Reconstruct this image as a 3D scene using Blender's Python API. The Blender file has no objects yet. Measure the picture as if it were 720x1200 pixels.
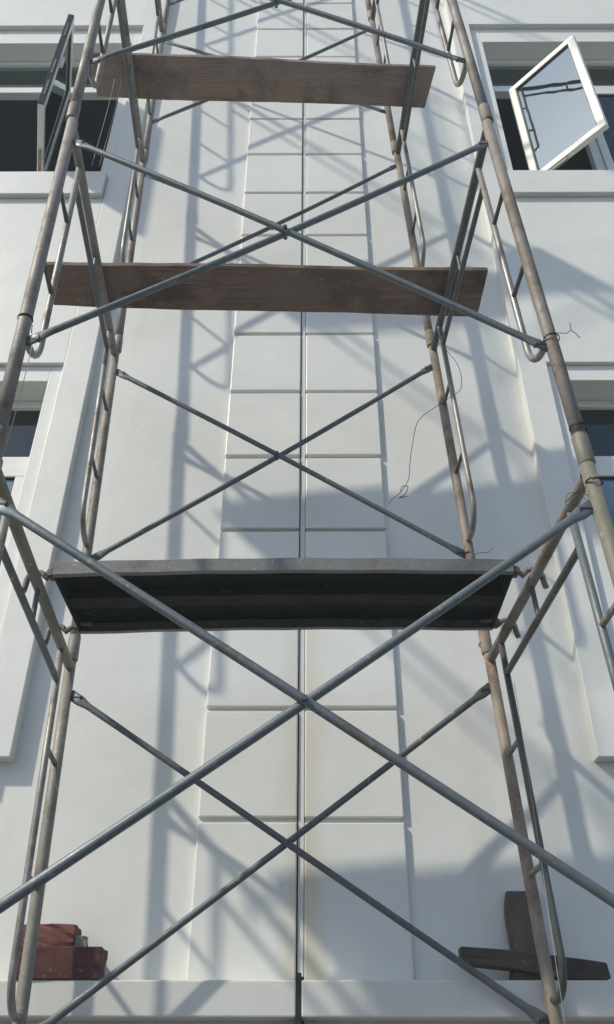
import bpy, math, random
from mathutils import Vector, Matrix

random.seed(7)
scene = bpy.context.scene
col = scene.collection
R = math.radians

# ------------------------------------------------------------------ camera
FOCAL, PITCH, YAW, ROLL = 991.0, 0.6195, 0.0045, 0.0015      # pixels at 720 x 1200, radians
cam_data = bpy.data.cameras.new('camera')
cam = bpy.data.objects.new('camera', cam_data)
col.objects.link(cam)
cam_data.sensor_fit = 'VERTICAL'
cam_data.sensor_height = 36.0
cam_data.lens = FOCAL / 1200.0 * 36.0
cam_data.clip_start = 0.05
cam_data.clip_end = 2000.0
_f = Vector((0, math.cos(PITCH), math.sin(PITCH)))
_u = Vector((0, -math.sin(PITCH), math.cos(PITCH)))
_r = Vector((1, 0, 0))
_rz = Matrix.Rotation(YAW, 3, 'Z')
_f, _u, _r = _rz @ _f, _rz @ _u, _rz @ _r
_r, _u = math.cos(ROLL) * _r + math.sin(ROLL) * _u, -math.sin(ROLL) * _r + math.cos(ROLL) * _u
cam.matrix_world = Matrix(((_r.x, _u.x, -_f.x, 0), (_r.y, _u.y, -_f.y, 0), (_r.z, _u.z, -_f.z, 0), (0, 0, 0, 1)))
scene.camera = cam

# ------------------------------------------------------------------ sky and sun
SUN = Vector((1.43, 1.0, -1.57)).normalized()                 # direction the light travels
world = bpy.data.worlds.new('World')
scene.world = world
world.use_nodes = True
wn = world.node_tree
bg = wn.nodes['Background']
sky = wn.nodes.new('ShaderNodeTexSky')
sky.sky_type = 'NISHITA'
sky.sun_disc = False
sky.sun_elevation = math.asin(-SUN.z)
sky.sun_rotation = math.atan2(-SUN.x, -SUN.y)
sky.air_density = 1.0
sky.dust_density = 1.0
sky.ozone_density = 0.6
wn.links.new(sky.outputs[0], bg.inputs[0])
bg.inputs[1].default_value = 0.135
sd = bpy.data.lights.new('sun', 'SUN')
sd.energy = 2.9
sd.angle = R(2.0)
sd.color = (1.0, 0.94, 0.78)
so = bpy.data.objects.new('sun', sd)
col.objects.link(so)
so.location = (-8, -6, 12)
so.rotation_euler = SUN.to_track_quat('-Z', 'Y').to_euler()

vs = scene.view_settings
vs.view_transform = 'Standard'
vs.look = 'None'
vs.gamma = 1.0
vs.use_curve_mapping = False
vs.exposure = 0.30
scene.render.engine = 'CYCLES'
scene.render.resolution_x, scene.render.resolution_y = 614, 1024

# ------------------------------------------------------------------ materials
def new_mat(name):
    m = bpy.data.materials.new(name)
    m.use_nodes = True
    nt = m.node_tree
    return m, nt, nt.nodes['Principled BSDF']

def coords(nt, scale=(1, 1, 1), kind='Object', jitter=True):
    tc = nt.nodes.new('ShaderNodeTexCoord')
    mp = nt.nodes.new('ShaderNodeMapping')
    mp.inputs['Scale'].default_value = scale
    if jitter:
        oi = nt.nodes.new('ShaderNodeObjectInfo')
        ml = nt.nodes.new('ShaderNodeMath'); ml.operation = 'MULTIPLY'; ml.inputs[1].default_value = 37.0
        ad = nt.nodes.new('ShaderNodeVectorMath'); ad.operation = 'ADD'
        nt.links.new(oi.outputs['Random'], ml.inputs[0])
        nt.links.new(tc.outputs[kind], ad.inputs[0])
        nt.links.new(ml.outputs[0], ad.inputs[1])
        nt.links.new(ad.outputs[0], mp.inputs[0])
    else:
        nt.links.new(tc.outputs[kind], mp.inputs[0])
    return mp.outputs[0]

def noise(nt, vec, scale, detail=5.0, rough=0.55):
    n = nt.nodes.new('ShaderNodeTexNoise')
    n.inputs['Scale'].default_value = scale
    n.inputs['Detail'].default_value = detail
    n.inputs['Roughness'].default_value = rough
    nt.links.new(vec, n.inputs['Vector'])
    return n.outputs['Fac']

def ramp(nt, fac, stops):
    r = nt.nodes.new('ShaderNodeValToRGB')
    el = r.color_ramp.elements
    while len(el) < len(stops):
        el.new(0.5)
    for e, (p, c) in zip(el, stops):
        e.position = p
        e.color = (c, c, c, 1) if isinstance(c, (int, float)) else (*c, 1)
    nt.links.new(fac, r.inputs[0])
    return r.outputs[0]

def mix(nt, fac, a, b, mode='MIX'):
    m = nt.nodes.new('ShaderNodeMix')
    m.data_type = 'RGBA'
    m.blend_type = mode
    for sock, v in ((m.inputs[0], fac), (m.inputs[6], a), (m.inputs[7], b)):
        if hasattr(v, 'links') or hasattr(v, 'is_linked'):
            nt.links.new(v, sock)
        elif isinstance(v, (int, float)):
            sock.default_value = v
        else:
            sock.default_value = (*v, 1)
    return m.outputs[2]

def bump(nt, b, h, strength=0.2, dist=0.01):
    n = nt.nodes.new('ShaderNodeBump')
    n.inputs['Strength'].default_value = strength
    n.inputs['Distance'].default_value = dist
    nt.links.new(h, n.inputs['Height'])
    nt.links.new(n.outputs[0], b.inputs['Normal'])

def plaster(name, base=(0.78, 0.783, 0.748), dirt=(0.60, 0.58, 0.54), rough=0.44, stains=0.25, jitter=False, joint_stain=False):
    m, nt, b = new_mat(name)
    v = coords(nt, kind='Object', jitter=jitter)
    big = noise(nt, v, 0.9, 6, 0.6)
    f = ramp(nt, big, [(0.35, 0.0), (0.75, 1.0)])
    c = mix(nt, f, base, tuple(0.89 * x for x in base))
    pt = noise(nt, coords(nt, (1.0, 1.0, 1.6), jitter=jitter), 2.3, 2, 0.4)
    pf0 = ramp(nt, pt, [(0.54, 0.0), (0.57, 0.35), (0.66, 0.35), (0.70, 0.0)])
    c = mix(nt, pf0, c, tuple(0.90 * x for x in base))
    vs_ = coords(nt, (5.0, 5.0, 0.35), jitter=jitter)            # rain streaks run down the wall
    st = noise(nt, vs_, 1.6, 5, 0.6)
    sf = ramp(nt, st, [(0.55, 0.0), (0.85, stains)])
    c = mix(nt, sf, c, dirt)
    if joint_stain:                                             # rust water has run down beside the joint
        ox = coords(nt, jitter=False)
        sx = nt.nodes.new('ShaderNodeSeparateXYZ'); nt.links.new(ox, sx.inputs[0])
        wob = noise(nt, coords(nt, (1.0, 1.0, 0.5), jitter=False), 3.0, 5, 0.65)
        a1 = nt.nodes.new('ShaderNodeMath'); a1.operation = 'ADD'; a1.inputs[1].default_value = 0.02
        nt.links.new(sx.outputs['X'], a1.inputs[0])
        a2 = nt.nodes.new('ShaderNodeMath'); a2.operation = 'ABSOLUTE'; nt.links.new(a1.outputs[0], a2.inputs[0])
        a3 = nt.nodes.new('ShaderNodeMath'); a3.operation = 'MULTIPLY_ADD'; a3.inputs[1].default_value = -4.0
        nt.links.new(a2.outputs[0], a3.inputs[0]); nt.links.new(wob, a3.inputs[2])
        f1 = ramp(nt, a3.outputs[0], [(0.05, 0.0), (0.45, 1.0)])
        a4 = nt.nodes.new('ShaderNodeMath'); a4.operation = 'MULTIPLY_ADD'; a4.inputs[1].default_value = -0.33; a4.inputs[2].default_value = 0.92
        nt.links.new(sx.outputs['Z'], a4.inputs[0])
        f2 = ramp(nt, a4.outputs[0], [(0.0, 0.0), (0.8, 0.85)])
        c = mix(nt, mix(nt, 1.0, f1, f2, 'MULTIPLY'), c, (0.60, 0.55, 0.40))
    sp = noise(nt, v, 14.0, 6, 0.7)
    pf = ramp(nt, sp, [(0.58, 0.0), (0.80, 0.22)])
    c = mix(nt, pf, c, dirt)
    nt.links.new(c, b.inputs['Base Color'])
    b.inputs['Specular IOR Level'].default_value = 0.7
    rr = ramp(nt, sp, [(0.3, rough - 0.06), (0.7, rough + 0.1)])
    nt.links.new(rr, b.inputs['Roughness'])
    fine = noise(nt, v, 55.0, 4, 0.6)
    trowel = noise(nt, v, 5.0, 3, 0.5)
    h = mix(nt, 0.25, trowel, fine)
    bump(nt, b, h, 0.30, 0.012)
    return m

def metal(name, base, rust=(0.20, 0.095, 0.045), amount=0.4, rough=0.5, metallic=0.35, dust=0.25):
    m, nt, b = new_mat(name)
    v = coords(nt)
    n1 = noise(nt, v, 5.5, 9, 0.72)
    rf = ramp(nt, n1, [(0.68 - 0.35 * amount, 0.0), (0.80 - 0.28 * amount, 1.0)])
    n2 = noise(nt, v, 34.0, 5, 0.6)
    c0 = mix(nt, n2, tuple(0.72 * x for x in base), tuple(min(1, 1.22 * x) for x in base))
    r0 = mix(nt, n2, tuple(0.55 * x for x in rust), tuple(1.4 * x for x in rust))
    c = mix(nt, rf, c0, r0)
    n3 = noise(nt, v, 60.0, 4, 0.7)
    df = ramp(nt, n3, [(0.60, 0.0), (0.70, dust)])               # splashes of plaster and cement dust
    c = mix(nt, df, c, (0.62, 0.59, 0.54))
    n4 = noise(nt, v, 22.0, 3, 0.55)
    ef = ramp(nt, n4, [(0.66, 0.0), (0.69, dust * 1.3)])
    c = mix(nt, ef, c, (0.50, 0.48, 0.44))
    nt.links.new(c, b.inputs['Base Color'])
    b.inputs['Metallic'].default_value = metallic
    rr = ramp(nt, n1, [(0.3, rough - 0.1), (0.75, rough + 0.25)])
    nt.links.new(rr, b.inputs['Roughness'])
    bump(nt, b, n2, 0.25, 0.003)
    return m

def wood(name, a, b_, along=0, rough=0.8, red=False):
    m, nt, b = new_mat(name)
    sc = [14.0, 14.0, 14.0]
    sc[along] = 1.0
    v = coords(nt, tuple(sc))
    g = noise(nt, v, 1.8, 7, 0.65)
    c = ramp(nt, g, [(0.28, a), (0.72, b_)])
    v2 = coords(nt)
    gp = noise(nt, coords(nt, tuple(0.35 if i == along else 1.6 for i in range(3))), 4.0, 5, 0.6)
    c = mix(nt, ramp(nt, gp, [(0.42, 0.0), (0.62, 0.7)]), c, tuple(0.5 * (x + 0.75 * y) for x, y in zip(b_, (b_[1],) * 3)))   # greyed by weather
    s = noise(nt, v2, 3.2, 6, 0.65)
    sf = ramp(nt, s, [(0.47, 0.0), (0.66, 0.8)])
    c = mix(nt, sf, c, tuple(0.35 * x for x in a))
    s2 = noise(nt, v2, 11.0, 5, 0.7)
    cf = ramp(nt, s2, [(0.60, 0.0), (0.70, 0.6)])
    c = mix(nt, cf, c, (0.36, 0.33, 0.30))                       # dried cement
    sc2 = [60.0, 60.0, 60.0]; sc2[along] = 1.3
    ck = noise(nt, coords(nt, tuple(sc2)), 1.0, 3, 0.5)
    kf = ramp(nt, ck, [(0.470, 0.0), (0.492, 0.75), (0.508, 0.75), (0.530, 0.0)])
    gate = ramp(nt, noise(nt, v2, 2.0, 3, 0.5), [(0.46, 0.0), (0.60, 1.0)])
    c = mix(nt, mix(nt, 1.0, kf, gate, 'MULTIPLY'), c, tuple(0.22 * x for x in a))
    if red:
        s3 = noise(nt, v2, 5.0, 5, 0.8)
        r3 = ramp(nt, s3, [(0.66, 0.0), (0.70, 0.8)])
        c = mix(nt, r3, c, (0.20, 0.035, 0.03))
    nt.links.new(c, b.inputs['Base Color'])
    b.inputs['Roughness'].default_value = rough
    bump(nt, b, g, 0.35, 0.004)
    return m

def plain(name, c, rough=0.6, metallic=0.0, var=0.2, scale=20.0):
    m, nt, b = new_mat(name)
    v = coords(nt)
    n = noise(nt, v, scale, 5, 0.6)
    cc = mix(nt, n, tuple((1 - var) * x for x in c), tuple(min(1, (1 + var) * x) for x in c))
    nt.links.new(cc, b.inputs['Base Color'])
    b.inputs['Roughness'].default_value = rough
    b.inputs['Metallic'].default_value = metallic
    return m

def glass_mat(name, tint=(0.55, 0.62, 0.66), refl=0.10):
    m = bpy.data.materials.new(name)
    m.use_nodes = True
    nt = m.node_tree
    nt.nodes.clear()
    out = nt.nodes.new('ShaderNodeOutputMaterial')
    tr = nt.nodes.new('ShaderNodeBsdfTransparent'); tr.inputs[0].default_value = (*tint, 1)
    gl = nt.nodes.new('ShaderNodeBsdfGlossy'); gl.inputs['Roughness'].default_value = 0.015
    gl.inputs[0].default_value = (0.88, 1.0, 0.97, 1)
    v = coords(nt)
    wv = noise(nt, v, 2.2, 2, 0.5)
    bp = nt.nodes.new('ShaderNodeBump'); bp.inputs['Strength'].default_value = 0.05; bp.inputs['Distance'].default_value = 0.02
    nt.links.new(wv, bp.inputs['Height'])
    nt.links.new(bp.outputs[0], gl.inputs['Normal'])
    fr = nt.nodes.new('ShaderNodeFresnel'); fr.inputs[0].default_value = 1.5
    ad = nt.nodes.new('ShaderNodeMath'); ad.operation = 'ADD'; ad.inputs[1].default_value = refl; ad.use_clamp = True
    nt.links.new(fr.outputs[0], ad.inputs[0])
    mx = nt.nodes.new('ShaderNodeMixShader')
    nt.links.new(ad.outputs[0], mx.inputs[0])
    nt.links.new(tr.outputs[0], mx.inputs[1])
    nt.links.new(gl.outputs[0], mx.inputs[2])
    nt.links.new(mx.outputs[0], out.inputs[0])
    return m

M = {
    'wall': plaster('white_wall_paint', stains=0.38),
    'panel': plaster('white_panel_paint', base=(0.79, 0.793, 0.757), stains=0.30, jitter=True, joint_stain=True),
    'bay': plaster('white_bay_paint', base=(0.79, 0.792, 0.752), stains=0.25),
    'ledge': plaster('white_ledge_paint', base=(0.68, 0.68, 0.645), dirt=(0.48, 0.46, 0.42), stains=0.5),
    'cover': plaster('joint_cover_paint', base=(0.72, 0.71, 0.69), stains=0.4),
    'black': plain('black_joint_filler', (0.012, 0.012, 0.014), 0.7),
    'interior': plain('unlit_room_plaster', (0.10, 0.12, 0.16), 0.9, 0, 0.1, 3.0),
    'ground': plain('packed_earth', (0.10, 0.098, 0.092), 0.95, 0, 0.35, 1.5),
    'upvc': plain('white_window_profile', (0.80, 0.79, 0.75), 0.35, 0, 0.05, 8.0),
    'gasket': plain('black_rubber_gasket', (0.02, 0.02, 0.022), 0.5),
    'glass': glass_mat('window_glass', (0.86, 0.90, 0.92), 0.04),
    'sash_glass': glass_mat('coated_sash_glass', (0.92, 0.96, 0.97), 0.48),
    'galv': metal('weathered_galvanised_tube', (0.27, 0.25, 0.22), (0.17, 0.11, 0.075), 0.5, 0.55, 0.2, 0.4),
    'galv_rusty': metal('brown_rusted_tube', (0.25, 0.225, 0.20), (0.17, 0.125, 0.095), 0.6, 0.6, 0.2),
    'rust': metal('orange_rusted_tube', (0.31, 0.26, 0.21), (0.22, 0.135, 0.085), 0.62, 0.65, 0.15),
    'khaki': metal('khaki_painted_tube', (0.20, 0.19, 0.15), amount=0.2, rough=0.5, metallic=0.1),
    'dark': metal('dark_steel_tube', (0.10, 0.105, 0.10), (0.10, 0.06, 0.04), 0.45, 0.45, 0.4),
    'silver': metal('bare_steel_tube', (0.29, 0.28, 0.26), (0.15, 0.10, 0.07), 0.5, 0.42, 0.4, 0.35),
    'brace': metal('grey_blue_brace_tube', (0.155, 0.18, 0.195), (0.12, 0.09, 0.07), 0.35, 0.45, 0.35),
    'brace_dark': metal('slate_brace_tube', (0.125, 0.135, 0.15), (0.11, 0.08, 0.065), 0.35, 0.5, 0.35),
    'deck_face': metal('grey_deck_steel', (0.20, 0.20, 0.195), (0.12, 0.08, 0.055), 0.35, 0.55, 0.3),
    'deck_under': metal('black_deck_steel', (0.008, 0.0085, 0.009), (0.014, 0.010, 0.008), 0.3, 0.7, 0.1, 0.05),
    'deck_rib': metal('brown_deck_rib', (0.028, 0.026, 0.024), (0.035, 0.022, 0.016), 0.4, 0.7, 0.1, 0.1),
    'wire': plain('black_tie_wire', (0.035, 0.03, 0.028), 0.5, 0.5),
    'string': plain('pale_string', (0.45, 0.43, 0.40), 0.8),
    'plank_a': wood('brown_weathered_plank', (0.15, 0.085, 0.06), (0.26, 0.165, 0.12), 0, red=True),
    'plank_b': wood('tan_weathered_plank', (0.23, 0.155, 0.12), (0.35, 0.26, 0.21), 0),
    'offcut': wood('dark_wet_timber', (0.050, 0.036, 0.026), (0.11, 0.08, 0.06), 0),
    'offcut_v': wood('dark_brown_board', (0.075, 0.054, 0.040), (0.16, 0.12, 0.09), 2),
}

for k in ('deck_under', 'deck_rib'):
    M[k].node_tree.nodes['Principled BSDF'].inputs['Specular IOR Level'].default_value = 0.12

def brick_mat(name, a, b_):
    m, nt, b = new_mat(name)
    v = coords(nt)
    n = noise(nt, v, 16.0, 8, 0.7)
    c = ramp(nt, n, [(0.3, a), (0.7, b_)])
    n2 = noise(nt, v, 48.0, 4, 0.6)
    c = mix(nt, ramp(nt, n2, [(0.62, 0.0), (0.75, 0.45)]), c, (0.42, 0.36, 0.32))
    nt.links.new(c, b.inputs['Base Color'])
    b.inputs['Roughness'].default_value = 0.85
    bump(nt, b, n, 0.6, 0.006)
    return m
M['brick'] = brick_mat('dark_red_clay', (0.055, 0.018, 0.016), (0.11, 0.038, 0.032))
M['brick_rough'] = brick_mat('rough_red_clay', (0.11, 0.035, 0.03), (0.20, 0.075, 0.06))
M['mortar'] = plain('grey_mortar', (0.34, 0.34, 0.32), 0.9)

# ------------------------------------------------------------------ mesh helpers
class MB:
    def __init__(s):
        s.v, s.f, s.sm = [], [], []
    def box(s, x0, x1, y0, y1, z0, z1):
        i = len(s.v)
        s.v += [(x, y, z) for x in (x0, x1) for y in (y0, y1) for z in (z0, z1)]
        for q in ((0, 1, 3, 2), (4, 6, 7, 5), (0, 4, 5, 1), (2, 3, 7, 6), (0, 2, 6, 4), (1, 5, 7, 3)):
            s.f.append(tuple(i + k for k in q)); s.sm.append(False)
        return s
    def tube(s, pts, r, n=12, caps=True, radii=None, squash=None):
        pts = [Vector(p) for p in pts]
        i0 = len(s.v)
        prev = None
        for k, p in enumerate(pts):
            t = (pts[min(k + 1, len(pts) - 1)] - pts[max(k - 1, 0)]).normalized()
            if prev is None:
                a = Vector((0, 0, 1)) if abs(t.z) < 0.9 else Vector((1, 0, 0))
                e1 = t.cross(a).normalized()
            else:
                e1 = (prev - t * prev.dot(t)).normalized()
            prev = e1
            e2 = t.cross(e1)
            rr = radii[k] if radii else r
            sq = squash[k] if squash else 1.0
            for j in range(n):
                a = 2 * math.pi * j / n
                s.v.append(tuple(p + e1 * (math.cos(a) * rr * sq) + e2 * (math.sin(a) * rr / math.sqrt(sq))))
        for k in range(len(pts) - 1):
            for j in range(n):
                a, b = i0 + k * n + j, i0 + k * n + (j + 1) % n
                s.f.append((a, b, b + n, a + n)); s.sm.append(True)
        if caps:
            s.f.append(tuple(i0 + j for j in reversed(range(n)))); s.sm.append(False)
            s.f.append(tuple(i0 + (len(pts) - 1) * n + j for j in range(n))); s.sm.append(False)
        return s
    def prism(s, quad, d):
        """closed solid between a list of points and the same list shifted by d"""
        i = len(s.v); n = len(quad); d = Vector(d)
        s.v += [tuple(Vector(p)) for p in quad] + [tuple(Vector(p) + d) for p in quad]
        s.f.append(tuple(i + k for k in range(n))); s.sm.append(False)
        s.f.append(tuple(i + n + k for k in reversed(range(n)))); s.sm.append(False)
        for k in range(n):
            a, b = i + k, i + (k + 1) % n
            s.f.append((a, a + n, b + n, b)); s.sm.append(False)
        return s
    def mesh(s, name):
        me = bpy.data.meshes.new(name)
        me.from_pydata(s.v, [], s.f)
        me.polygons.foreach_set('use_smooth', s.sm)
        me.update()
        import bmesh
        bm = bmesh.new(); bm.from_mesh(me)
        bmesh.ops.recalc_face_normals(bm, faces=bm.faces)
        bm.to_mesh(me); bm.free()
        return me
    def build(s, name, mat, parent=None, bevel=0.0, loc=None):
        me = s.mesh(name)
        me.materials.append(M[mat] if isinstance(mat, str) else mat)
        o = bpy.data.objects.new(name, me)
        col.objects.link(o)
        if parent: o.parent = parent
        if loc is not None: o.location = loc
        if bevel:
            b = o.modifiers.new('bevel', 'BEVEL'); b.width = bevel; b.segments = 2; b.limit_method = 'ANGLE'
        return o

def tag(o, label, cat, group=None, kind=None):
    if label: o['label'] = label
    if cat: o['category'] = cat
    if group: o['group'] = group
    if kind: o['kind'] = kind
    return o

def empty(name, loc=(0, 0, 0)):
    o = bpy.data.objects.new(name, None)
    o.empty_display_size = 0.1
    o.location = loc
    col.objects.link(o)
    return o

# ------------------------------------------------------------------ ground
GZ = -1.5
g = MB(); g.box(-400, 400, -400, 400, GZ - 0.3, GZ)
tag(g.build('ground', 'ground'), 'bare packed earth in front of the building', 'ground', kind='structure')

# ------------------------------------------------------------------ building
YW, YB, YP = 3.67, 3.60, 3.645          # main wall, projecting window bays, raised centre panels
TOP = 11.5
LX, RX = -1.305, 1.245                  # inner edges of the two window bays
SB = 3.70 / 3.67                         # measured wall distance over drawn one
building = empty('building', (0, YW * SB, GZ * SB))
building.scale = (SB, SB, SB)
tag(building, 'white plastered building facade with panelled centre strip and open windows', 'building')
def bpart(mb, name, mat, parent=None, bevel=0.0):
    """mesh given in world coordinates, attached to the building (or to one of its parts)"""
    o = mb.build(name, mat, None, bevel)
    o.parent = parent or building
    o.matrix_parent_inverse = Matrix.Translation((0, -YW, -GZ)) if not parent else Matrix.Identity(4)
    return o

JX0, JX1 = -0.0565, -0.0245             # the movement joint in the middle of the strip
w = MB()
w.box(LX - 0.02, JX0, YW, YW + 0.35, GZ - 0.2, TOP)
w.box(JX1, RX + 0.02, YW, YW + 0.35, GZ - 0.2, TOP)
w.box(JX0 - 0.01, JX1 + 0.01, YW + 0.20, YW + 0.33, GZ - 0.2, TOP)
w.box(-9.0, -4.34, YW, YW + 0.35, GZ - 0.2, TOP)
w.box(3.24, 9.0, YW, YW + 0.35, GZ - 0.2, TOP)
w.box(-4.34, LX - 0.02, YW, YW + 0.35, GZ - 0.2, 1.30)
w.box(RX + 0.02, 3.24, YW, YW + 0.35, GZ - 0.2, 1.30)
wall = bpart(w, 'wall', 'wall')

# raised panels of the centre strip, left and right of the joint
PL, PR = -0.4725, 0.3965
zj = [0.405] + [1.011 + 0.4920 * k for k in range(22)]
GAP = 0.011
for k in range(len(zj) - 1):
    for (xa, xb) in ((PL, JX0), (JX1, PR)):
        p = MB()
        dx = random.uniform(-0.002, 0.002)
        za = zj[k] + (GAP + random.uniform(-0.0025, 0.002) if k else 0.0)
        p.box(xa + (dx if xa == PL else 0), xb + (dx if xb == PR else 0), YP + random.uniform(-0.0015, 0.0015), YW + 0.002, za, zj[k + 1] - GAP + random.uniform(-0.002, 0.0025))
        bpart(p, 'facade_panel', 'panel', bevel=0.006)
bpart(MB().box(JX0 + 0.006, JX1 - 0.003, YP + 0.012, YW + 0.20, 0.43, TOP), 'joint_cover', 'cover')
bpart(MB().box(JX0 + 0.001, JX1 - 0.001, YP - 0.004 + 0.02, YW + 0.19, GZ, 0.428), 'joint_filler', 'black')

# ledge along the foot of the wall
YL = 3.505
lg = MB()
lg.box(-9, JX0 + 0.003, YL, YW + 0.002, 0.284, 0.402)
lg.box(JX1 - 0.009, 9, YL, YW + 0.002, 0.284, 0.402)
bpart(lg, 'wall_ledge', 'ledge', bevel=0.006)
bpart(MB().box(JX0 + 0.0035, JX1 - 0.0095, YL + 0.004, YW - 0.01, 0.20, 0.425), 'joint_filler', 'black')

# projecting window bays
def window_bay(side):
    s = 1 if side > 0 else -1
    xin = RX if s > 0 else LX
    rec = xin + s * 0.168                # edge of the shallow recess round the windows
    opn = 1.512 if s > 0 else -1.556     # edge of the opening
    far = opn + s * (1.50 if s > 0 else 2.5)
    frec = far + s * 0.09
    fout = frec + s * 0.20
    m = MB()
    def bx(x0, x1, y0, y1, z0, z1): m.box(min(x0, x1), max(x0, x1), y0, y1, z0, z1)
    Z0 = 1.265
    bx(xin, rec, YB, 4.02, Z0, TOP)
    bx(frec, fout, YB, 4.02, Z0, TOP)
    storeys = [dict(sill=1.525, top=3.545, rec=3.668, tr=3.02, d=0.03), dict(sill=5.585, top=7.655, rec=7.885, tr=7.12, d=0.045)]
    # solid spandrels between the windows
    bx(rec, frec, YB + 0.001, 4.02, storeys[0]['rec'], storeys[1]['sill'] - 0.27)
    bx(rec, frec, YB + 0.001, 4.02, storeys[1]['rec'], TOP)
    for st in storeys:
        zb = st['sill'] - 0.27
        bx(rec, opn, YB + st['d'], 4.02, st['sill'], st['rec'])
        bx(far, frec, YB + st['d'], 4.02, st['sill'], st['rec'])
        bx(opn, far, YB + st['d'], 4.02, st['top'], st['rec'])
        bx(rec, frec, YB + 0.012, 4.02, zb + (0.012 if zb < 2 else 0), st['sill'] - 0.01)
    bay = bpart(m, 'window_bay', 'bay', bevel=0.004)
    for st in storeys:
        zb = st['sill'] - 0.27
        q = MB()
        q.box(min(rec, frec) + 0.003, max(rec, frec) - 0.003, YB - 0.040, YB + 0.2, zb, st['sill'])
        bpart(q, 'window_sill', 'bay', bevel=0.005)
    # dark rooms behind
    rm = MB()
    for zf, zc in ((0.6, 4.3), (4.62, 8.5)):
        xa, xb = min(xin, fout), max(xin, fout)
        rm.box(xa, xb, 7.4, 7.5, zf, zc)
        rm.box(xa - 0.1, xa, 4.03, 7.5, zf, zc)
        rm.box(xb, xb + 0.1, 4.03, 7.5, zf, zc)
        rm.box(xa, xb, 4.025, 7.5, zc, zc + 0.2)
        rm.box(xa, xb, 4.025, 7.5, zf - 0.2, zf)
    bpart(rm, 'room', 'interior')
    return opn, far, storeys
YF = 3.80                                 # face of the window frames
def rect_frame(mb, x0, x1, z0, z1, y0, y1, t):
    mb.box(x0, x1, y0, y1, z0, z0 + t); mb.box(x0, x1, y0, y1, z1 - t, z1)
    mb.box(x0, x0 + t, y0, y1, z0 + t, z1 - t); mb.box(x1 - t, x1, y0, y1, z0 + t, z1 - t)

def make_window(opn, far, st, open_spec, lab):
    x0, x1 = min(opn, far), max(opn, far)
    xm = (x0 + x1) / 2
    fm = MB()
    rect_frame(fm, x0 + 0.002, x1 - 0.002, st['sill'] - 0.008, st['top'] - 0.002, YF, YF + 0.07, 0.05)
    fm.box(x0 + 0.052, x1 - 0.052, YF - 0.002, YF + 0.068, st['tr'], st['tr'] + 0.085)
    fm.box(xm - 0.035, xm + 0.035, YF + 0.002, YF + 0.066, st['sill'] + 0.042, st['tr'] - 0.001)
    fr = bpart(fm, 'window', 'upvc', bevel=0.004)
    fr['label'] = lab
    # fixed transom light
    bpart(MB().box(x0 + 0.055, x1 - 0.055, YF + 0.03, YF + 0.036, st['tr'] + 0.09, st['top'] - 0.055), 'pane', 'glass', fr)
    za, zb = st['sill'] + 0.05, st['tr'] - 0.008
    for i, (a, b) in enumerate(((x0 + 0.055, xm - 0.04), (xm + 0.04, x1 - 0.055))):
        near = (i == 0) if opn > 0 else (i == 1)
        if not near and open_spec and opn < 0: continue       # sash not fitted yet
        if near and open_spec:
            h, e = Vector(open_spec[0]), Vector(open_spec[1])    # hinge and free edge in plan
            z0, z1 = open_spec[2]
        else:
            y = YF + 0.006
            h, e = (Vector((a, y)), Vector((b, y)))
            z0, z1 = za, zb
        d = (e - h); L = d.length; d.normalize()
        n = Vector((d.y, -d.x))
        if n.y > 0 and not (near and open_spec): n = -n
        rot = Matrix(((d.x, n.x, 0, h.x), (d.y, n.y, 0, h.y), (0, 0, 1, 0), (0, 0, 0, 1)))
        sm = MB(); rect_frame(sm, 0, L, z0, z1, -0.022, 0.022, 0.062)
        o = bpart(sm, 'sash', 'upvc', fr, bevel=0.004)
        o.matrix_local = rot
        gk = MB(); rect_frame(gk, 0.058, L - 0.058, z0 + 0.058, z1 - 0.058, -0.012, 0.012, 0.010)
        k = bpart(gk, 'gasket', 'gasket', fr); k.matrix_local = rot
        pn = MB(); pn.box(0.064, L - 0.064, -0.003, 0.003, z0 + 0.064, z1 - 0.064)
        p = bpart(pn, 'pane', 'sash_glass' if (near and open_spec and opn > 0) else 'glass', fr); p.matrix_local = rot
        if near and open_spec:
            hd = MB(); hd.box(L - 0.045, L - 0.02, -0.05, -0.022, (z0 + z1) / 2 - 0.06, (z0 + z1) / 2 + 0.06)
            hb = bpart(hd, 'handle', 'upvc', fr, bevel=0.004); hb.matrix_local = rot
            if opn < 0:
                ls = MB(); ls.box(L, L + 0.005, -0.0225, 0.0225, z0 + 0.002, z1 - 0.002)
                l1 = bpart(ls, 'lock_strip', 'gasket', fr); l1.matrix_local = rot
                for zz in (z0 + 0.12, z0 + 0.42, z1 - 0.35):
                    lp = MB(); lp.box(L + 0.005, L + 0.009, -0.006, 0.006, zz, zz + 0.2)
                    l2 = bpart(lp, 'lock_plate', 'silver', fr); l2.matrix_local = rot
            ar = MB()
            ar.box(0.02, 0.30, -0.010, 0.010, z0 - 0.02, z0 - 0.008)
            a2 = bpart(ar, 'friction_stay', 'galv', fr); a2.matrix_local = rot
    return fr
oR, fR, stR = window_bay(1)
oL, fL, stL = window_bay(-1)
make_window(oR, fR, stR[1], ((1.703, 3.795), (2.137, 3.335), (5.775, 7.10)), 'upper right window with its white sash swung out at an angle')
make_window(oR, fR, stR[0], None, 'lower right window behind the scaffold post')
make_window(oL, fL, stL[1], ((-2.06, 3.795), (-1.888, 3.165), (5.775, 7.10)), 'upper left window with its sash swung out edge-on')
make_window(oL, fL, stL[0], None, 'lower left window with closed dark glass')

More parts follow.
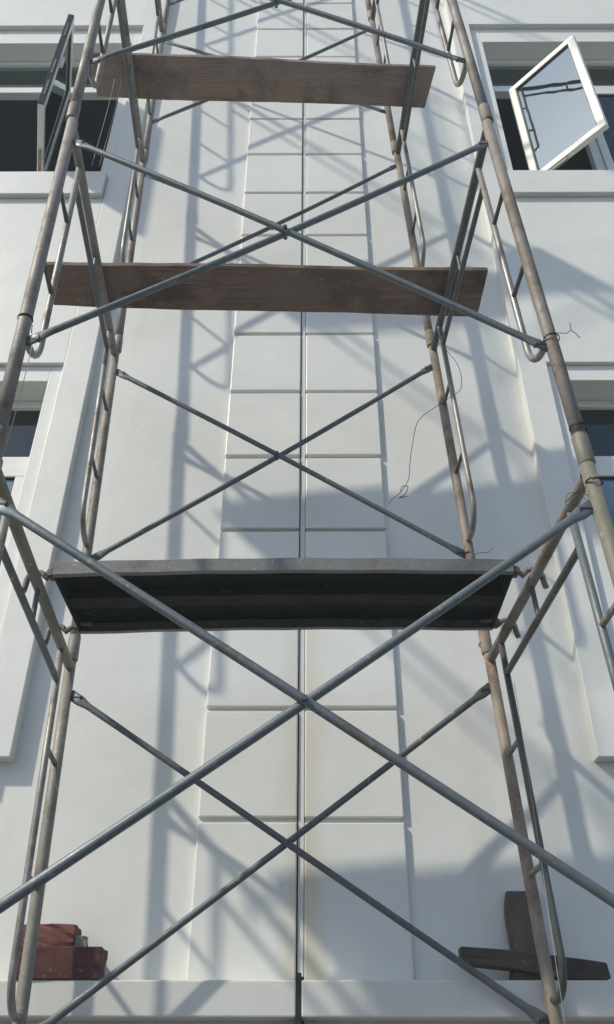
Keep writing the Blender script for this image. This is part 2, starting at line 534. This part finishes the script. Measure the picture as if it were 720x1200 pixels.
# ------------------------------------------------------------------ scaffold frames
TH, Z1 = 1.958, 1.640                      # lift height, foot of the second lift
POST = {'bl': (-1.063, 3.418, -0.033, 0.013), 'br': (0.7834, 3.4857, -0.0457, -0.0181),
        'fl': (-0.996, 2.034, -0.040, 0.011), 'fr': (0.8682, 2.0915, -0.0415, -0.0014)}
def PP(k, z):
    x, y, lx, ly = POST[k]
    return Vector((x + lx * (z - 2), y + ly * (z - 2), z))
TIERS = [0, 1, 2, 3, 4]  # the top lift is guessed and mostly unseen, kept for its cast shadows
RISE = 0.05                                # the right-hand side stands a little higher
def z0_of(t, side='l'): return Z1 + (t - 1) * TH + (RISE if side == 'r' else 0.0)
E_IN, Z_CURL, Z_RAIL, Z_LED = 0.20, 0.595, 1.775, 1.928
PIN_LO, PIN_HI = 0.540, 1.786

def frame_meshes(dep):
    d = {}
    d['post'] = MB().tube([(0, 0, 0.002), (0, 0, 0.6), (0, 0, 1.3), (0, 0, TH - 0.002)], 0.0240, 16).mesh('post')
    d['coupler'] = MB().tube([(0, 0, 0.0), (0, 0, 0.004), (0, 0, 0.115), (0, 0, 0.12)], 0.0268, 16, radii=[0.0245, 0.0268, 0.0268, 0.0245]).mesh('coupler')
    d['ledger'] = MB().tube([(0, -0.022, Z_LED), (0, -dep / 2, Z_LED - 0.004), (0, -dep + 0.022, Z_LED)], 0.0205, 14, caps=False).mesh('ledger')
    def inner(s, base):
        pts = [(0, base - s * E_IN, Z_LED - 0.015), (0, base - s * E_IN, 1.3), (0, base - s * E_IN, 0.9), (0, base - s * E_IN, Z_CURL + 0.13)]
        for i in range(1, 9):
            a = math.pi / 2 * i / 8
            pts.append((0, base - s * (E_IN - 0.13 * (1 - math.cos(a))), Z_CURL + 0.13 - 0.13 * math.sin(a)))
        pts.append((0, base - s * 0.022, Z_CURL + 0.004))
        return MB().tube(pts, 0.0138, 10).mesh('inner_tube')
    d['inner_back'], d['inner_front'] = inner(1, 0), inner(-1, -dep)
    d['rail'] = MB().tube([(0, -E_IN - 0.012, Z_RAIL), (0, -dep + E_IN + 0.012, Z_RAIL)], 0.0132, 10, caps=False).mesh('rail')
    d['strut'] = MB().tube([(0, -dep * 0.5, Z_RAIL + 0.01), (0, -dep * 0.5, Z_LED - 0.018)], 0.010, 8, caps=False).mesh('strut')
    def rung(ya, yb, z):
        return MB().tube([(0, ya, z), (0, (ya + yb) / 2, z), (0, yb, z)], 0.011, 8, caps=False, squash=[1, 0.75, 1]).mesh('rung')
    d['rungs'] = [rung(-0.021, -E_IN + 0.011, z) for z in (1.02, 1.49)] + [rung(-dep + 0.021, -dep + E_IN - 0.011, z) for z in (1.02, 1.49)]
    d['pin'] = MB().tube([(0.020, 0, 0), (0.058, 0, 0), (0.060, 0, 0), (0.066, 0, 0)], 0.007, 8, radii=[0.007, 0.007, 0.011, 0.011]).mesh('pin')
    d['jack'] = MB().tube([(0, 0, GZ + 0.012 - z0_of(0)), (0, 0, -0.06), (0, 0, -0.058), (0, 0, 0.0)], 0.017, 12, radii=[0.017, 0.017, 0.034, 0.034]).box(-0.075, 0.075, -0.075, 0.075, GZ - z0_of(0), GZ - z0_of(0) + 0.012).mesh('base_jack')
    return d
PROTO = {'l': frame_meshes(1.3855), 'r': frame_meshes(1.378)}
DEP = {'l': 1.3855, 'r': 1.378}
def child(me, name, mat, parent, loc=(0, 0, 0), rot=None):
    me = me.copy() if me.materials else me
    me.materials.clear()
    me.materials.append(M[mat])
    o = bpy.data.objects.new(name, me)
    col.objects.link(o)
    o.parent = parent
    o.location = loc
    if rot: o.rotation_euler = rot
    return o
LEVEL = ['below the steel deck', 'between the steel deck and the lower timber plank', 'between the two timber planks',
         'just above the upper timber plank', 'of the guessed top lift, kept for its shadows']
def materials_for(side, t):
    if side == 'l':
        return dict(post_b='galv', post_f='galv', ledger='galv' if t != 0 else 'khaki', inner_b='silver', inner_f='silver', rail='brace_dark', rung='dark')
    return dict(post_b='rust', post_f='galv_rusty' if t else 'khaki', ledger='dark' if t else 'galv_rusty',
                inner_b='dark' if t == 0 else 'silver', inner_f='silver' if t else 'brace', rail='dark', rung='dark' if t else 'galv')
FR = {}
for side in 'lr':
    for t in TIERS:
        z0 = z0_of(t, side)
        pb, pf = PP('b' + side, z0), PP('f' + side, z0)
        up = ((PP('b' + side, z0 + 1) - pb) + (PP('f' + side, z0 + 1) - pf)).normalized()
        ya = (pb - pf); ya = (ya - up * ya.dot(up)).normalized()
        xa = ya.cross(up)
        mid = (pb + pf) / 2 + Vector((random.uniform(-.003, .003), random.uniform(-.003, .003), 0))
        org = mid + ya * DEP[side] / 2
        root = empty('scaffold_frame')
        root.matrix_world = Matrix(((xa.x, ya.x, up.x, org.x), (xa.y, ya.y, up.y, org.y), (xa.z, ya.z, up.z, org.z), (0, 0, 0, 1)))
        tag(root, '%s tubular scaffold end frame %s' % ('left' if side == 'l' else 'right', LEVEL[t]), 'scaffold frame', 'stacked scaffold end frames')
        P = PROTO[side]; mm = materials_for(side, t); dep = DEP[side]
        inward = 0 if side == 'l' else math.pi
        a = child(P['post'], 'post', mm['post_b'], root); a2 = child(P['post'], 'post', mm['post_f'], root, (0, -dep, 0))
        child(P['coupler'], 'coupler', mm['post_b'], a); child(P['coupler'], 'coupler', 'khaki' if (side == 'r' and t == 1) else mm['post_f'], a2)
        child(P['ledger'], 'ledger', mm['ledger'], root)
        child(P['inner_back'], 'inner_tube', mm['inner_b'], root)
        child(P['inner_front'], 'inner_tube', mm['inner_f'], root)
        child(P['rail'], 'lower_rail', mm['rail'], root)
        child(P['strut'], 'strut', mm['rail'], root)
        for r in P['rungs']: child(r, 'rung', mm['rung'], root)
        for yy in (0, -dep):
            for zz in (PIN_LO, PIN_HI): child(P['pin'], 'brace_pin', 'dark', root, (0, yy, zz), (0, 0, inward))
        if t == 0:
            for yy in (0, -dep): child(P['jack'], 'base_jack', 'galv', root, (0, yy, 0))
        FR[side, t] = root

# ------------------------------------------------------------------ cross braces
def fpoint(side, t, y, z, inx=0.0):
    """point on a frame, inx metres towards the other frame"""
    return FR[side, t].matrix_world @ Vector(((inx if side == 'l' else -inx), y, z))
BR_LAB = {('f', 0): 'large grey front cross brace spanning the picture below the steel deck',
          ('f', 1): 'grey front cross brace crossing in front of the lower timber plank',
          ('f', 2): 'front cross brace starting above the upper timber plank at the top edge',
          ('f', 3): 'unseen front cross brace of the fourth lift, kept for its shadows',  # this brace and those of the top lift are unseen, kept for shadows
          ('f', 4): 'unseen front cross brace of the guessed top lift, kept for its shadows',
          ('b', 0): 'thin rear cross brace behind the large front one below the steel deck',
          ('b', 1): 'thin rear cross brace crossing between steel deck and lower timber plank',
          ('b', 2): 'thin rear cross brace crossing between the two timber planks',
          ('b', 3): 'thin rear cross brace partly hidden behind the upper timber plank',
          ('b', 4): 'unseen thin rear cross brace of the guessed top lift, kept for its shadows'}
for row in 'fb':
    for t in TIERS:
        root = empty('cross_brace', fpoint('l', t, 0 if row == 'b' else -DEP['l'], PIN_LO, 0.045))
        tag(root, BR_LAB[row, t], 'cross brace', 'scaffold cross braces')
        base = Vector(root.location)
        yl, yr = (0, 0) if row == 'b' else (-DEP['l'], -DEP['r'])
        lines = [(fpoint('l', t, yl, PIN_LO, 0.040), fpoint('r', t, yr, PIN_HI, 0.040), 0.0145),
                 (fpoint('l', t, yl, PIN_HI, 0.040), fpoint('r', t, yr, PIN_LO, 0.040), -0.0145)]
        for a, b, off in lines:
            d = (b - a).normalized()
            a1, b1 = a - d * 0.03, b + d * 0.03
            m = (a + b) / 2 + Vector((0, off, -0.004))
            pts = [a1, a + d * 0.03, a + d * 0.07, a + d * 0.3]
            pts = [Vector(p) - base for p in pts]
            q = [b - d * 0.3, b - d * 0.07, b - d * 0.03, b1]
            q = [Vector(p) - base for p in q]
            bow = Vector((0, off, random.uniform(-0.006, 0.0)))
            pts[3] += bow * 0.35; q[0] += bow * 0.35
            mids = []
            L = (b - a).length
            for k in range(1, 6):
                s = 0.3 / L + (1 - 0.6 / L) * k / 6
                mids.append(a.lerp(b, s) - base + bow * (0.35 + 0.65 * math.sin(math.pi * k / 6)))
            path = pts + mids + q
            sq = [0.35, 0.35, 0.8, 1] + [1] * 5 + [1, 0.8, 0.35, 0.35]
            MB().tube(path, 0.0135, 12, squash=sq).build('brace_tube', 'brace' if row == 'f' else 'brace_dark', root)
        c = (lines[0][0] + lines[0][1] + lines[1][0] + lines[1][1]) / 4 - base
        MB().tube([c + Vector((0, -0.031, 0)), c + Vector((0, -0.027, 0)), c + Vector((0, 0.027, 0)), c + Vector((0, 0.031, 0))], 0.006, 8, radii=[0.008, 0.008, 0.008, 0.008]).build('pivot_bolt', 'dark', root)

# ------------------------------------------------------------------ timber planks
def plank(name, label, c_fl, c_fr, c_br, c_bl, z, th, mat, bow=0.0, rise=RISE * 1.25, group='timber scaffold planks'):
    """bowed board with ragged long edges; corners are (x, y) pairs"""
    n = 28
    ox, oy = c_fl[0], c_fl[1]
    mb = MB()
    fl, fr, br, bl = [Vector((p[0], p[1], 0)) for p in (c_fl, c_fr, c_br, c_bl)]
    rows = []
    for i in range(n + 1):
        s = i / n
        f = fl.lerp(fr, s); b = bl.lerp(br, s)
        f.y += 0.004 * math.sin(9.1 * s + 1) + random.uniform(-.0015, .0015)
        b.y += 0.005 * math.sin(7.3 * s) + random.uniform(-.0015, .0015)
        zz = z + rise * (s - 0.13) - bow * math.sin(math.pi * s)
        tw = 0.006 * math.sin(2.5 * s)
        rows.append([(f.x - ox, f.y - oy, zz + tw), (b.x - ox, b.y - oy, zz), (b.x - ox, b.y - oy, zz + th), (f.x - ox, f.y - oy, zz + th + tw)])
    for r in rows: mb.v += [(p[0], p[1], p[2] - z) for p in r]
    for i in range(n):
        for k in range(4):
            a = 4 * i + k; b = 4 * i + (k + 1) % 4
            mb.f.append((a, b, b + 4, a + 4)); mb.sm.append(False)
    mb.f.append((0, 1, 2, 3)); mb.sm.append(False)
    mb.f.append(tuple(4 * n + k for k in (3, 2, 1, 0))); mb.sm.append(False)
    o = mb.build(name, mat, None, 0.003, loc=(ox, oy, z))
    return tag(o, label, 'plank', group)
def led_top(t): return z0_of(t) + Z_LED + 0.0205
plank('timber_plank', 'dark brown timber plank with red paint stains, lower of the two planks', (-1.385, 2.812), (0.946, 2.913), (0.938, 3.225), (-1.392, 3.085), led_top(1) + 0.001, 0.028, 'plank_a', 0.006)
plank('timber_plank', 'pale brown timber plank at the top, upper of the two planks', (-1.40, 2.695), (0.830, 2.833), (0.786, 3.099), (-1.42, 2.985), led_top(2) + 0.001, 0.030, 'plank_b', 0.006)

# ------------------------------------------------------------------ steel deck
zd = z0_of(0) + Z_LED + 0.006
deck = empty('steel_deck', (-0.12, 2.918, zd + RISE * 0.35))
deck.rotation_euler.y = -RISE / 1.84
tag(deck, 'dark steel scaffold deck with hooked ends across the middle of the photo', 'scaffold deck')
DX0, DX1 = -0.945, 0.765
HALF = 0.235
skew = 0.06                                   # right end lies nearer the wall
def deck_sheet(profile, name, mat, n=22, bow=0.012):
    """sweep a closed (y, z) outline along the deck"""
    mb = MB(); k = len(profile)
    for i in range(n + 1):
        s = i / n
        x = DX0 + (DX1 - DX0) * s + 0.12
        for (y, z) in profile:
            mb.v.append((x - 0.02 * (y / HALF) * 0, y + skew * (s - 0.5), z + bow * math.sin(math.pi * s) + 0.0015 * math.sin(31 * s + y * 9)))
    for i in range(n):
        for j in range(k):
            a, b = i * k + j, i * k + (j + 1) % k
            mb.f.append((a, b, b + k, a + k)); mb.sm.append(False)
    mb.f.append(tuple(range(k))); mb.sm.append(False)
    mb.f.append(tuple(n * k + j for j in reversed(range(k)))); mb.sm.append(False)
    return mb.build(name, mat, deck, 0.0015)
T = 0.003
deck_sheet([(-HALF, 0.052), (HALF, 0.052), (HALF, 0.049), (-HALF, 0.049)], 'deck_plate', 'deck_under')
deck_sheet([(-HALF - T, 0.054), (-HALF, 0.054), (-HALF, 0.003), (-HALF + 0.020, 0.003), (-HALF + 0.020, 0.0), (-HALF - T, 0.0)], 'side_rail', 'deck_face')
deck_sheet([(HALF + T, 0.054), (HALF, 0.054), (HALF, 0.003), (HALF - 0.020, 0.003), (HALF - 0.020, 0.0), (HALF + T, 0.0)], 'side_rail', 'deck_face')
deck_sheet([(-0.035, 0.048), (0.045, 0.048), (0.045, 0.012), (-0.035, 0.012)], 'centre_rib', 'deck_rib')
for x, s in ((DX0 + 0.12, -0.5), (DX1 + 0.12, 0.5)):
    e = MB(); e.box(x - 0.004, x + 0.004, -HALF + 0.001 + skew * s, HALF - 0.001 + skew * s, 0.004, 0.0485)
    e.build('end_plate', 'deck_rib', deck, 0.001)
    for yy in (-HALF + 0.03, HALF - 0.03):
        y = yy + skew * s
        sg = -1 if s < 0 else 1
        gy = deck.location.y + y
        tt = (gy - 3.4) / (2.03 - 3.4)
        side = 'l' if s < 0 else 'r'
        q = fpoint(side, 0, -DEP[side] * tt, Z_LED) - deck.location
        lx, lz = q.x, q.z - q.x * RISE / 1.84
        pts = [(x - sg * 0.05, y, 0.030), (x + sg * 0.01, y, 0.034)]
        for i in range(0, 9):
            a = math.pi * (1 - i / 8)
            pts.append((lx + sg * math.cos(a) * 0.034, y, lz + math.sin(a) * 0.030))
        pts.append((lx + sg * 0.036, y, lz - 0.030)); pts.append((lx + sg * 0.040, y, lz - 0.052))
        MB().tube(pts, 0.011, 10, squash=[1.0] * len(pts)).build('hook', 'galv_rusty' if s > 0 else 'deck_face', deck)
        kn = MB(); kn.tube([(x + sg * 0.012, y - 0.022, 0.018), (x + sg * 0.012, y + 0.022, 0.018)], 0.015, 10); kn.build('hook_rivet', 'dark', deck)

# ------------------------------------------------------------------ bricks on the ledge at the left
ZL = 0.400
def lump(name, label, cat, x0, x1, y0, y1, z0, z1, mat, jit, group=None, sub=3, rotz=0.0):
    """block with a chipped, uneven surface"""
    import bmesh
    bm = bmesh.new()
    bmesh.ops.create_cube(bm, size=1.0)
    bmesh.ops.subdivide_edges(bm, edges=bm.edges[:], cuts=sub, use_grid_fill=True)
    rnd = random.Random(len(label))
    for v in bm.verts:
        edge = sum(1 for c in v.co if abs(abs(c) - 0.5) < 1e-4)
        k = jit * (0.25 if edge == 1 else 1.0)
        px, py, pz = v.co
        v.co.x = px * (x1 - x0) + rnd.uniform(-k, k)
        v.co.y = py * (y1 - y0) + rnd.uniform(-k, k)
        bottom = pz < -0.499
        v.co.z = (pz + 0.5) * (z1 - z0) + (0 if bottom else rnd.uniform(-k, k * 0.4))
        if edge >= 2 and not bottom:
            v.co.z -= abs(rnd.gauss(0, jit * 0.5))
    me = bpy.data.meshes.new(name); bm.to_mesh(me); bm.free()
    me.materials.append(M[mat])
    o = bpy.data.objects.new(name, me); col.objects.link(o)
    o.location = ((x0 + x1) / 2, (y0 + y1) / 2, z0); o.rotation_euler.z = rotz
    b = o.modifiers.new('bevel', 'BEVEL'); b.width = 0.004; b.segments = 2; b.limit_method = 'ANGLE'
    return tag(o, label, cat, group)
lump('clay_brick', 'large dark red brick lying on the ledge behind the left posts', 'brick', -1.09, -0.772, 3.478, 3.59, ZL, 0.510, 'brick', 0.003, 'bricks on the ledge')
lump('clay_brick', 'smaller rough red brick stacked on top of the large dark one', 'brick', -1.10, -0.888, 3.50, 3.60, 0.511, 0.590, 'brick_rough', 0.008, 'bricks on the ledge', 4)
lump('mortar_lump', 'small grey mortar lump beside the upper red brick', 'mortar', -0.884, -0.845, 3.52, 3.57, 0.511, 0.553, 'mortar', 0.006, None, 2)

# ------------------------------------------------------------------ timber offcuts on the ledge at the right
bd = MB()
n = 8
for i in range(n + 1):
    s = i / n
    z = ZL + 0.002 + 0.325 * s
    y = 3.572 + 0.045 * s
    x0 = 0.737 + 0.045 * s + (0.010 * math.sin(6 * s))
    x1 = x0 + 0.128 + random.uniform(-.003, .003)
    bd.v += [(x0, y, z), (x1, y, z), (x1, y + 0.026, z), (x0, y + 0.026, z)]
for i in range(n):
    for k in range(4):
        a, b = 4 * i + k, 4 * i + (k + 1) % 4
        bd.f.append((a, b, b + 4, a + 4)); bd.sm.append(False)
bd.f += [(3, 2, 1, 0), tuple(4 * n + k for k in range(4))]; bd.sm += [False, False]
tag(bd.build('timber_board', 'offcut_v', None, 0.003), 'short dark board leaning upright against the wall behind the rusty post', 'board')
bk = MB().box(0.745, 0.94, 3.51, 3.565, ZL + 0.001, 0.430)
tag(bk.build('timber_block', 'offcut', None, 0.004), 'small black timber block under the sloping offcut on the ledge', 'block')
oc = MB()
A, B = Vector((0.556, 3.500, 0.0)), Vector((1.085, 3.505, 0.0))
top = [(A.x, 0.512), (0.70, 0.503), (0.90, 0.482), (1.02, 0.468), (1.088, 0.458)]
bot = [(1.094, 0.407), (1.070, 0.402), (1.0, 0.402), (0.86, 0.414), (0.745, 0.4365), (A.x + 0.002, 0.455)]
oc.prism([(x, 3.492, z - 0.001) for x, z in top + bot], (0, 0.070, 0))
tag(oc.build('timber_offcut', 'offcut', None, 0.004), 'black timber offcut sloping across the ledge in front of the upright board', 'timber')

KL = 3.70 / 3.65                           # same measured wall distance as the building
for o in list(col.objects):
    if o.parent is None and o.name.split('.')[0] in ('clay_brick', 'mortar_lump', 'timber_board', 'timber_block', 'timber_offcut'):
        o.location = Vector(o.location) * KL
        o.scale = (KL, KL, KL)

# ------------------------------------------------------------------ wires and strings
def wire_obj(name, label, pts, r, mat, cat='wire', smooth=True, group=None):
    pts = [Vector(p) for p in pts]
    if smooth and len(pts) > 2:
        out = []
        for i in range(len(pts) - 1):
            p0, p1, p2, p3 = pts[max(i - 1, 0)], pts[i], pts[i + 1], pts[min(i + 2, len(pts) - 1)]
            for k in range(5):
                t = k / 5
                out.append(0.5 * ((2 * p1) + (p2 - p0) * t + (2 * p0 - 5 * p1 + 4 * p2 - p3) * t * t + (3 * p1 - p0 - 3 * p2 + p3) * t ** 3))
        pts = out + [pts[-1]]
    base = pts[0].copy()
    o = MB().tube([p - base for p in pts], r, 6).build(name, mat, None, 0, loc=base)
    return tag(o, label, cat, group)
def ring(k, z, r=0.0265, turns=2.0, tail=None, seed=0):
    rnd = random.Random(seed); c = PP(k, z); pts = []
    for i in range(int(14 * turns) + 1):
        a = 2 * math.pi * i / 14 - 2.2
        pts.append(c + Vector((math.cos(a) * r, math.sin(a) * r, 0.004 * i / 14 + rnd.uniform(-.0006, .0006))))
    if tail: pts += [c + Vector(p) for p in tail]
    return pts
wire_obj('tie_wire', 'black tie wire with twisted ends on the front right post', ring('fr', 2.24, 0.0275, 2.1, [(0.05, -0.02, 0.012), (0.065, -0.03, 0.02), (0.066, -0.03, 0.055)], 1), 0.0014, 'wire', smooth=False, group='tie wires')
wire_obj('tie_wire', 'loose wire tail hooked beside the twisted wire on the front right post', [PP('fr', 2.24) + Vector(p) for p in [(0.062, -0.029, 0.02), (0.075, -0.032, 0.0), (0.086, -0.034, -0.026)]], 0.0014, 'wire', group='tie wires')
wire_obj('tie_wire', 'thick wire band at the joint where the right post turns khaki', ring('fr', 1.822, 0.0275, 2.4, None, 2), 0.0022, 'wire', smooth=False, group='tie wires')
wire_obj('tie_wire', 'wire band on the khaki right post just above the brace end', ring('fr', 1.60, 0.0265, 2.0, None, 3), 0.0016, 'wire', smooth=False, group='tie wires')
rw = random.Random(5)
c0 = PP('fr', 1.55) + Vector((-0.05, 0.01, 0.0))
wire_obj('tie_wire', 'tangle of looped wire at the brace end on the khaki post', [c0 + Vector((0.038 * math.cos(i * 1.9) - 0.015, 0.02 * math.sin(i * 1.3), 0.03 * math.sin(i * 2.3) + 0.012)) for i in range(8)], 0.0009, 'wire', group='tie wires')
wire_obj('tie_wire', 'wire band round the front left post above the curled tube', ring('fl', 2.29, 0.0265, 1.6, [(0.04, -0.02, -0.05), (0.045, -0.02, -0.09)], 4), 0.0017, 'wire', smooth=False, group='tie wires')
wire_obj('tie_wire', 'rusty wire band on the rear right post just under the steel deck', ring('br', 1.74, 0.0275, 2.2, None, 6), 0.0016, 'wire', smooth=False, group='tie wires')
wire_obj('tie_wire', 'wire wound round the rear right post where its brace meets the deck', ring('br', 2.22, 0.0275, 2.5, [(0.05, -0.02, 0.005), (0.09, -0.03, 0.0), (0.12, -0.03, 0.03)], 8), 0.0014, 'wire', smooth=False, group='tie wires')
wire_obj('loose_wire', 'long loose wire dangling from the rear right post over the wall',
         [(0.70, 3.33, 3.60), (0.83, 3.40, 3.45), (0.835, 3.40, 3.27), (0.76, 3.36, 3.16), (0.69, 3.36, 3.10), (0.575, 3.35, 2.985), (0.525, 3.31, 2.80), (0.50, 3.30, 2.66), (0.485, 3.30, 2.55), (0.44, 3.30, 2.47), (0.40, 3.30, 2.43), (0.378, 3.30, 2.40)], 0.0018, 'wire')
wire_obj('loose_wire', 'short curled wire end at the tip of the dangling loose wire',
         [(0.44, 3.295, 2.475), (0.452, 3.29, 2.50), (0.478, 3.295, 2.50), (0.462, 3.30, 2.46), (0.43, 3.29, 2.43), (0.47, 3.29, 2.44)], 0.0020, 'wire')
c1 = PP('fl', 2.16) + Vector((0.045, 0.0, 0))
wire_obj('string', 'thin string hanging from the curled tube of the front left frame', [c1, c1 + Vector((0.004, 0.003, -0.3)), c1 + Vector((-0.003, 0.0, -0.8)), c1 + Vector((0.002, 0.004, -1.4))], 0.0013, 'string', 'string')
c2 = Vector((0.845, 3.27, 1.46))
wire_obj('string', 'thin pale string hanging beside the rear right frame', [c2, c2 + Vector((0.002, 0.003, -0.5)), c2 + Vector((-0.002, 0, -1.2)), c2 + Vector((0.001, 0, -1.9))], 0.0012, 'string', 'string')
c3 = PP('fl', 3.9) + Vector((0.10, 0.10, 0))
for i, (dx, lab) in enumerate(((0.0, 'thin cable hanging beside the upper left window, nearer the post'), (0.035, 'thin cable hanging beside the upper left window, farther from the post'))):
    cc = c3 + Vector((dx, 0.02, 0.3))
    wire_obj('cable', lab, [cc, cc + Vector((0.004, 0, -0.3)), cc + Vector((-0.003, 0, -0.75))], 0.0011, 'string', 'cable')

# ------------------------------------------------------------------ scattering volume added to stand in for lens glare
hz = bpy.data.materials.new('lens_veil')
hz.use_nodes = True
hn = hz.node_tree
hn.nodes.clear()
ho = hn.nodes.new('ShaderNodeOutputMaterial')
pv = hn.nodes.new('ShaderNodeVolumePrincipled')
pv.inputs['Color'].default_value = (0.80, 0.92, 1.0, 1)
pv.inputs['Density'].default_value = 0.009
pv.inputs['Anisotropy'].default_value = 0.0
hn.links.new(pv.outputs[0], ho.inputs['Volume'])
veil = MB().box(-405, 405, -405, 405, GZ - 1.0, TOP * SB + 0.3).build('veil', hz)
tag(veil, 'thin pale haze added to stand in for lens glare', 'veil', kind='stuff')
